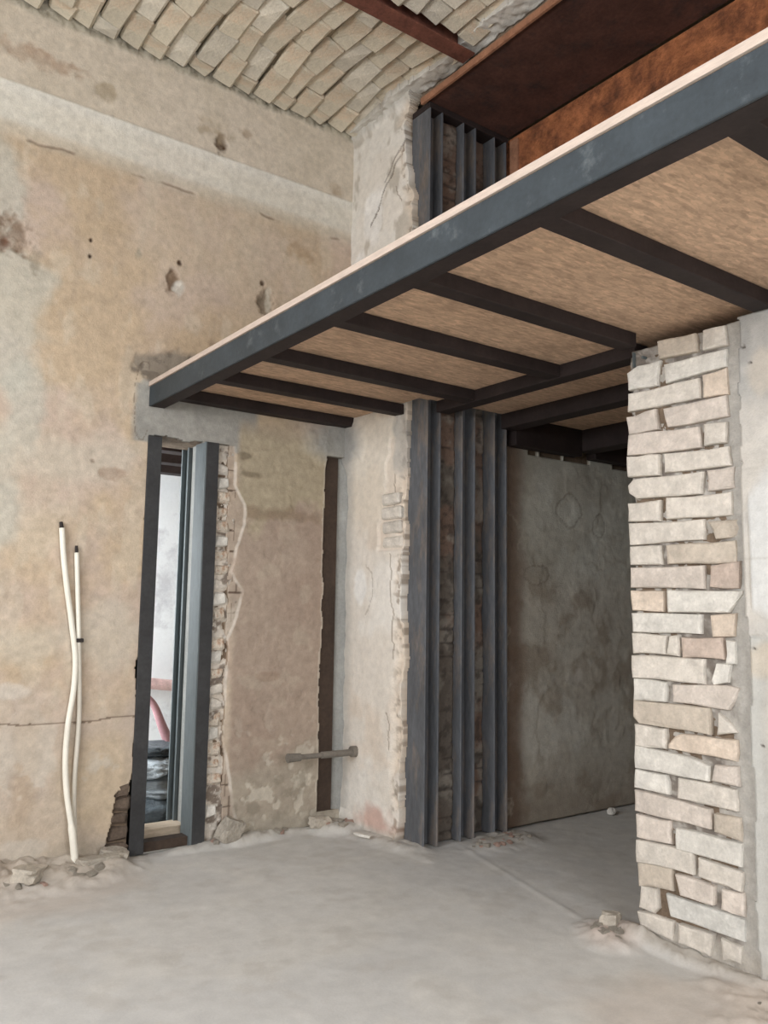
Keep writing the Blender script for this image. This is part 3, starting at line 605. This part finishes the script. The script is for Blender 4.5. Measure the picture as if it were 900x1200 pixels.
# jamb columns
for x0, x1, lab in ((3.40, 3.52, 'dusty grey steel column at the left side of the wide opening, nearest of the three, its broad flange in line with the pale plaster'),
                    (3.705, 3.83, 'dark grey steel column in the middle of the three that line the left side of the wide opening'),
                    (4.005, 4.13, 'dark grey steel column at the left side of the wide opening, farthest back of the three, beside the dim room')):
    r = tag(empty('steel_column', ((x0+x1)/2, 4.30, 0)), lab, 'steel column', 'steel columns lining the opening')
    o3 = ((x0+x1)/2, 4.30, 0)
    child_of(MB().box(x0, x0+.012, 4.20, 4.40, 0, 4.935).build('front_flange', M['steel_col'], bevel=.004, origin=o3), r)
    child_of(MB().box(x1-.012, x1, 4.20, 4.40, 0, 4.935).build('back_flange', M['steel_col'], bevel=.002, origin=o3), r)
    child_of(MB().box(x0+.012, x1-.012, 4.296, 4.304, 0, 4.935).build('web', M['steel_col'], origin=o3), r)

# lintel over the opening
def part(mb, name, m, parent, bevel=0, smooth=False):
    return child_of(mb.build(name, m, bevel=bevel, smooth=smooth, origin=tuple(parent.location)), parent)
lt = tag(empty('lintel_girder', (3.75, 2.7, 4.98)), 'dark rusty steel lintel girder spanning the top of the wide opening under the brick ceiling', 'girder')
part(MB().box(3.375, 4.16, 1.02, 4.24, 4.985, 5.0), 'soffit_plate', M['rust_dark'], lt)
part(MB().box(3.425, 3.437, 1.02, 4.24, 5.0, 5.06), 'web', M['rust_dark'], lt)
part(MB().box(3.36, 3.385, 1.02, 4.26, 4.965, 5.012), 'flange_edge', M['rust_edge'], lt, .004)
part(MB().box(3.40, 4.15, 4.205, 4.40, 4.936, 4.98), 'bearing_plate', M['steel_dark'], lt, .003)
lt2 = tag(empty('rear_girder', (4.19, 2.7, 4.6)), 'deep orange rusty steel girder face behind the dark lintel, above the platform', 'girder')
part(MB().box(4.182, 4.2, 1.02, 4.26, 4.3, 4.98), 'web', M['rust_orange'], lt2)
part(MB().box(4.165, 4.29, 1.02, 4.26, 4.28, 4.3), 'bottom_flange', M['rust_dark'], lt2)
part(MB().box(4.165, 4.181, 4.12, 4.2, 4.3, 4.95), 'stiffener', M['rust_edge'], lt2)
cbm = tag(i_beam(MB(), 'x', 3.77, 5.105, -2.4, 3.37, .14, .115).build('ceiling_beam', M['rust_red']), 'narrow red-brown rusty ceiling beam between the two bays of brick courses', 'beam', None)
tag(i_beam(MB(), 'x', 2.42, 5.105, -2.4, 3.37, .14, .10).build('ceiling_beam', M['rust_red']), 'rusty ceiling beam out of view beyond the second bay of brick courses', 'beam', None)

# platform
dk = tag(empty('mezzanine_platform', (XD0, 2.0, 2.74)), 'long timber board platform on a dark welded steel frame crossing the room below the lintel', 'platform')
def channel(x0, x1, y0, y1, z0, z1, t=.008, openx=1):
    m = MB(); return m.box(x0, x0+t, y0, y1, z0, z1).box(x0+t, x1, y0, y1, z0, z0+t).box(x0+t, x1, y0, y1, z1-t, z1)
eb = part(MB().box(1.828, 1.842, -2.35, YL-.002, 2.738, DECK0-.001).box(1.8425, 1.93, -2.35, YL-.002, 2.752, DECK0-.001), 'edge_beam', M['steel'], dk, .003)
bf = MB().box(1.8425, 1.93, -2.35, YL-.002, 2.739, 2.7515).build('bottom_flange', M['steel_dark'], origin=tuple(dk.location)); bf.parent = eb; bf.location = (0, 0, 0)  # underside shade put into the colour, darker steel than the beam's face
for y in (4.995, 4.435, 3.855, 3.150, 2.548, 1.848, 1.152, .45, -.25, -.95, -1.65):
    part(MB().box(1.931, 3.465 if 2.6 < y < 4.2 else 3.352, y-.045, y+.045, 2.796, DECK0-.001), 'joist', M['steel_dark'], dk, .003)
part(MB().box(3.466, 3.575, 2.60, 4.19, 2.79, DECK0-.001), 'rear_beam', M['steel_dark'], dk, .003)
part(MB().box(4.06, 4.19, 1.02, 4.19, 2.76, DECK0-.001), 'rear_beam', M['steel_dark'], dk, .003)
part(MB().box(4.90, 5.05, 1.02, 4.22, 2.70, DECK0-.001), 'rear_beam', M['steel_dark'], dk, .003)
part(MB().box(5.9, 6.05, 1.02, 4.22, 2.70, DECK0-.001), 'rear_beam', M['steel_dark'], dk, .003)
part(MB().box(4.191, 4.899, 4.17, 4.262, 2.66, DECK0-.001), 'wall_beam', M['steel_dark'], dk, .003)
part(MB().box(5.051, 5.899, 4.17, 4.262, 2.66, DECK0-.001), 'wall_beam', M['steel_dark'], dk, .003)
ys = [YL-.006, 3.855, 2.548, 1.152, -.25, -1.65, -2.35]
for a, b in zip(ys[:-1], ys[1:]):
    part(MB().box(1.832, 3.33, b+.002, a-.002, DECK0, DECK1), 'board_panel', M['osb'], dk)
    if a > 4.3:
        part(MB().box(3.332, 3.41, b+.002, 4.2, DECK0, DECK1), 'board_panel', M['osb'], dk)
        part(MB().box(3.41, 5.0, b+.002, 4.185, DECK0, DECK1), 'board_panel', M['osb'], dk)
    elif a > 1.3:
        part(MB().box(3.332, 5.0, b+.002, a-.002, DECK0, DECK1), 'board_panel', M['osb'], dk)
    else:
        part(MB().box(3.332, 3.42, b+.002, a-.002, DECK0, DECK1), 'board_panel', M['osb'], dk)
    if a > 1.3: part(MB().box(5.002, 6.98, b+.002, min(a-.002, 4.22), DECK0, DECK1), 'board_panel', M['osb'], dk)
part(MB().box(1.820, 1.831, -2.35, YL-.006, DECK0, DECK1+.002), 'board_edge_strip', M['osb_edge'], dk)
bk = part(MB().box(3.43, 3.436, 2.46, 2.56, 2.715, 2.79).box(3.40, 3.47, 2.56, 2.566, 2.715, 2.79).tube([(3.39, 2.50, 2.75), (3.45, 2.50, 2.75)], .007, 8), 'bracket', M['steel_blue'], dk)
tag(bk, 'small bright steel bracket with a bolt')

# doorway posts
def post(x0, x1, y0, y1, z0, z1, mfront, mside, lab, group=None):
    r = tag(empty('steel_post', ((x0+x1)/2, (y0+y1)/2, 0)), lab, 'steel post', group)
    part(MB().box(x0, x1, y0, y0+.012, z0, z1), 'front_flange', mfront, r, .002)
    part(MB().box((x0+x1)/2-.005, (x0+x1)/2+.005, y0+.012, y1-.012, z0, z1), 'web', mside, r)
    part(MB().box(x0, x1, y1-.012, y1, z0, z1), 'back_flange', mfront, r, .002)
    return r
post(1.832, 1.922, 5.045, 5.19, 0, 2.55, M['post_steel'], M['post_steel'], 'dark steel post at the left side of the narrow doorway')
rp_ = tag(empty('steel_post', (2.24, 5.12, 0)), 'blue-grey steel post at the right side of the narrow doorway, beside the broken brick ends', 'steel post')
part(MB().box(2.226, 2.312, 5.04, 5.052, 0, 2.56), 'front_flange', M['post_steel'], rp_, .002)
part(MB().box(2.216, 2.226, 5.04, 5.20, 0, 2.56), 'side_flange', M['steel_blue'], rp_, .002)  # daylight from the next room painted in as lighter steel than the front
part(MB().box(2.226, 2.312, 5.19, 5.20, 0, 2.56), 'back_flange', M['steel'], rp_, .002)
MB().box(2.262, 2.311, 5.202, 5.36, 0, 2.574).build('plaster_lining', M['cement'], wall_left)
r = tag(empty('steel_post', (2.26, 5.43, 0)), 'grey steel post at the far inner edge of the narrow doorway, on its right side', 'steel post')
part(MB().box(2.238, 2.31, 5.37, 5.382, 0, 2.57), 'front_flange', M['steel_blue'], r)
part(MB().box(2.27, 2.28, 5.382, 5.478, 0, 2.57), 'web', M['steel_blue'], r)
part(MB().box(2.238, 2.31, 5.478, 5.49, 0, 2.57), 'back_flange', M['steel_blue'], r)
r = tag(empty('door_threshold', (2.07, 5.12, 0)), 'dark steel threshold channel on the floor between the two doorway posts', 'threshold')
part(MB().box(1.923, 2.215, 5.08, 5.09, 0, .055).box(1.923, 2.215, 5.09, 5.17, .047, .055), 'channel', M['slot_steel'], r)
tag(MB().box(1.90, 2.30, 5.24, 5.40, .0, .085).build('wooden_board', M['wood'], bevel=.004), 'dusty wooden board lying across the floor of the doorway behind the threshold', 'board')

# corner chase: steel upright and its cement lining
r = tag(empty('corner_post', (3.2, 5.08, 0)), 'brown steel upright sunk in the narrow chase in the corner of the two walls', 'steel post')
part(MB().box(3.14, 3.27, 5.072, 5.082, .05, 2.60), 'front_flange', M['slot_steel'], r)
cc = MB(); prof = [(3.262, 5.09)]+[(3.262+.085*math.sin(t), 5.09-.07*(1-math.cos(t))) for t in [i*math.pi/16 for i in range(9)]]+[(3.40, 5.0), (3.40, 5.09)]
cc.prism(prof, .06, 2.58, lambda p, q, t: (p, q, t)).build('cement_lining', M['cement'], wall_left, smooth=False)
# conduits
def smooth_path(pts, n=8):
    P = [Vector(p) for p in pts]; P = [2*P[0]-P[1]]+P+[2*P[-1]-P[-2]]; out = []
    for i in range(1, len(P)-2):
        for j in range(n):
            t = j/n; a, b, c_, d = P[i-1:i+3]
            out.append(.5*((2*b)+(-a+c_)*t+(2*a-5*b+4*c_-d)*t*t+(-a+3*b-3*c_+d)*t**3))
    return out+[P[-2]]
r = tag(empty('conduit', (1.49, 4.98, .05)), 'long white plastic conduit rising from the floor in a bend against the left wall', 'conduit', None)
part(MB().tube(smooth_path([(1.50, 4.96, .0), (1.475, 4.975, .2), (1.44, 5.0, .41), (1.425, 5.015, .6), (1.43, 5.02, .8), (1.452, 5.025, 1.0), (1.452, 5.03, 1.18), (1.42, 5.03, 1.38), (1.388, 5.03, 1.55), (1.355, 5.03, 1.75), (1.335, 5.035, 1.93)]), [.021]*10+[.0165]*71, 12), 'tube', M['white_pvc'], r, 0, True)
part(MB().tube([(1.335, 5.035, 1.925), (1.33, 5.04, 1.965)], [.013, .010], 8), 'cap', M['black'], r)
r = tag(empty('conduit', (1.52, 5.02, .05)), 'shorter greyish white conduit behind the long one, held by a clip at mid height', 'conduit', None)
part(MB().tube(smooth_path([(1.515, 5.0, .0), (1.50, 5.02, .2), (1.487, 5.03, .45), (1.495, 5.035, .8), (1.484, 5.035, 1.05), (1.468, 5.035, 1.28)]), .014, 10), 'lower_tube', M['grey_pvc'], r, 0, True)
part(MB().tube(smooth_path([(1.468, 5.035, 1.28), (1.447, 5.035, 1.55), (1.428, 5.035, 1.79)]), .014, 10), 'upper_tube', M['white_pvc'], r, 0, True)
part(MB().tube([(1.428, 5.035, 1.785), (1.426, 5.04, 1.83)], [.011, .008], 8), 'cap', M['black'], r)
part(MB().box(1.448, 1.493, 5.018, 5.05, 1.266, 1.288), 'clip', M['black'], r, .003)

# drain pipe out of the back wall
r = tag(empty('drain_pipe', (3.33, 4.87, .5)), 'grey pipe sticking out level from the pale plaster near the corner chase', 'pipe')
part(MB().tube([(3.34, 4.875, .50), (3.06, 4.875, .503)], .023, 12), 'pipe_body', M['pipe'], r, 0, False)
part(MB().tube([(3.06, 4.875, .503), (2.88, 4.875, .505)], .017, 12), 'thin_pipe', M['pipe'], r)
part(MB().tube([(2.895, 4.875, .505), (2.80, 4.875, .507)], [.026, .030], 12), 'end_socket', M['pipe'], r)
part(MB().tube([(3.345, 4.875, .505), (3.30, 4.875, .505)], .038, 12), 'wall_collar', M['pipe'], r)

# ---- seen through the doorway
d2 = tag(empty('mezzanine_platform', (2.6, 6.5, 2.7)), 'board platform on dark joists in the next room, seen at the doorway top', 'platform')
for y in (5.72, 6.22, 6.75, 7.28):
    part(MB().box(1.2, 5.2, y-.07, y+.07, 2.68, 2.80), 'joist', M['steel_dark'], d2, .003)
part(MB().box(1.2, 5.2, 5.52, 6.47, 2.80, 2.825), 'board_panel', M['osb'], d2)
part(MB().box(1.2, 5.2, 6.474, 7.48, 2.80, 2.825), 'board_panel', M['osb'], d2)
from mathutils import noise as mn
def bag(name, loc, size, m, seed, lab, rz=0):
    bm = bmesh.new(); bmesh.ops.create_icosphere(bm, subdivisions=4, radius=.5)
    off = Vector((seed*3.1, seed*1.7, 0))
    for v in bm.verts:
        p = v.co*2
        k = 1+mn.noise(p*1.2+off)*.3+abs(mn.noise(p*3.0+off))*.38-abs(mn.noise(p*7+off))*.16
        q = v.co*k; q.z = max(q.z, -.33)
        v.co = Vector((q.x*size[0], q.y*size[1], (q.z+.33)*size[2]/.83))
    me = bpy.data.meshes.new(name); bm.to_mesh(me); bm.free(); me.materials.append(m)
    me.polygons.foreach_set('use_smooth', [True]*len(me.polygons))
    return tag(put(me, name, None, loc, (0, 0, rz)), lab, 'sack', 'plastic sacks beyond the doorway')
bag('rubble_sack', (2.25, 5.85, 0), (.8, .5, .15), M['bag_dark'], 1, 'dark crumpled plastic sack on the floor beyond the doorway, lowest of the heap')
bag('rubble_sack', (2.35, 5.95, .15), (.75, .5, .13), M['bag'], 2, 'grey crumpled plastic sack in the middle of the heap beyond the doorway')
bag('rubble_sack', (2.3, 5.98, .28), (.6, .45, .11), M['bag'], 3, 'pale grey crumpled plastic sack near the top of the heap beyond the doorway', .5)
bag('rubble_sack', (2.28, 6.1, .39), (.55, .35, .09), M['bag_dark'], 4, 'dark plastic sack on top of the heap beyond the doorway, below the pink hose', -.4)
bag('rubble_sack', (2.66, 6.2, .29), (.3, .3, .12), M['bag_dark'], 5, 'small black sack at the right top of the heap, by the pink hose')
tag(MB().tube(smooth_path([(2.34, 6.2, .80), (2.40, 6.2, .72), (2.47, 6.2, .56), (2.55, 6.2, .40)]), [.02+.0010*i for i in range(25)], 10).build('hose', M['pinkpipe'], smooth=True), 'faded pink hose leaning down onto the sacks beyond the doorway', 'hose')
tag(MB().tube(smooth_path([(2.2, 7.35, .86), (2.7, 7.35, .80), (3.0, 7.35, .76), (3.5, 7.35, .72)]), .05, 8).build('pipe', M['pinkpale'], smooth=True), 'pale pink dusty pipe running level along the white wall of the next room', 'pipe')

# ---- rubble
rs = random.Random(21)
chunks = [rock_mesh('stone', M['stone'], 1, .8, .6, 300+i, 2, .3) for i in range(6)]+[rock_mesh('stone', M['stone_pink'], 1, .8, .6, 320+i, 2, .3) for i in range(3)]
def heap(n, cx, cy, rx, ry, s0, s1, z0, lab, cat, group, name='plaster_crumb'):
    for i in range(n):
        a = rs.random()*6.283; q = math.sqrt(rs.random()); s = rs.uniform(s0, s1)
        tag(put(rs.choice(chunks), name, None, (cx+rx*q*math.cos(a), cy+ry*q*math.sin(a), z0*(1-q*.6)+s*.12), (rs.uniform(-.3, .3), rs.uniform(-.3, .3), rs.random()*6), (s, s, s)), lab, cat, group)
heap(36, 3.95, 4.06, .28, .08, .015, .05, .014, 'small grey mortar crumb in the heap at the foot of the steel columns', 'crumb', 'mortar crumbs by the columns')
heap(30, 1.32, 4.87, .40, .14, .02, .085, .035, 'pale plaster crumb in the debris below the white conduits', 'crumb', 'plaster crumbs under the conduits')
heap(18, 3.20, 4.93, .16, .08, .025, .075, .035, 'whitish plaster crumb in the corner below the chase', 'crumb', 'plaster crumbs in the corner')
heap(12, 2.65, 5.0, .4, .03, .015, .05, .02, 'small plaster crumb along the foot of the tan wall panel', 'crumb', 'plaster crumbs along the panel')
heap(12, 3.26, 2.66, .12, .10, .02, .06, .02, 'crumb of brick at the foot of the brick pier', 'crumb', 'brick crumbs by the pier')
heap(12, 3.15, 1.8, .2, .25, .012, .035, .008, 'pinkish crumb on the floor below the right plaster', 'crumb', 'crumbs below the right plaster')
tag(put(rock_mesh('stone', M['stone'], .14, .09, .15, 401, 3, .3), 'stone', None, (2.46, 4.985, .075), (.2, .35, .2)), 'greenish grey stone leaning beside the right doorway post', 'stone')
tag(put(rock_mesh('stone', M['stone'], .10, .08, .06, 402, 3, .3), 'stone', None, (3.33, 2.70, .045), (0, .1, .4)), 'pale lump of brick on the floor at the corner of the brick pier', 'stone')
tag(put(rock_mesh('stone', M['stone'], .26, .10, .05, 403, 3, .3), 'plaster_fragment', None, (1.62, 4.90, .05), (0, .0, .25)), 'flat pale plaster fragment on the floor left of the doorway', 'fragment')
tag(put(rock_mesh('stone', M['stone'], .14, .10, .07, 404, 3, .3), 'plaster_fragment', None, (3.1, 4.95, .05), (0, .1, .1)), 'white plaster fragment on the floor under the chase', 'fragment')
tag(put(rock_mesh('stone', M['stone'], .20, .13, .08, 407, 3, .3), 'plaster_fragment', None, (1.22, 4.82, .06), (.1, .1, .9)), 'broken plaster fragment in the debris left of the white conduits', 'fragment')
tag(put(rock_mesh('stone', M['stone'], .16, .09, .06, 408, 3, .3), 'plaster_fragment', None, (1.72, 4.97, .05), (.1, .2, -.5)), 'plaster fragment leaning at the foot of the bared brown bricks', 'fragment')
tag(put(rock_mesh('stone', M['b_white'], .05, .05, .05, 405, 2, .3), 'plaster_fragment', None, (5.15, 4.15, .018), (0, .1, .1)), 'small white plaster lump alone on the floor of the dim back room', 'fragment')
tag(put(rock_mesh('stone', M['b_white'], .12, .03, .02, 406, 2, .2), 'plaster_fragment', None, (3.2, 4.58, .03), (0, .05, -1.2)), 'thin white plaster sliver at the foot of the pale plaster by the columns', 'fragment')
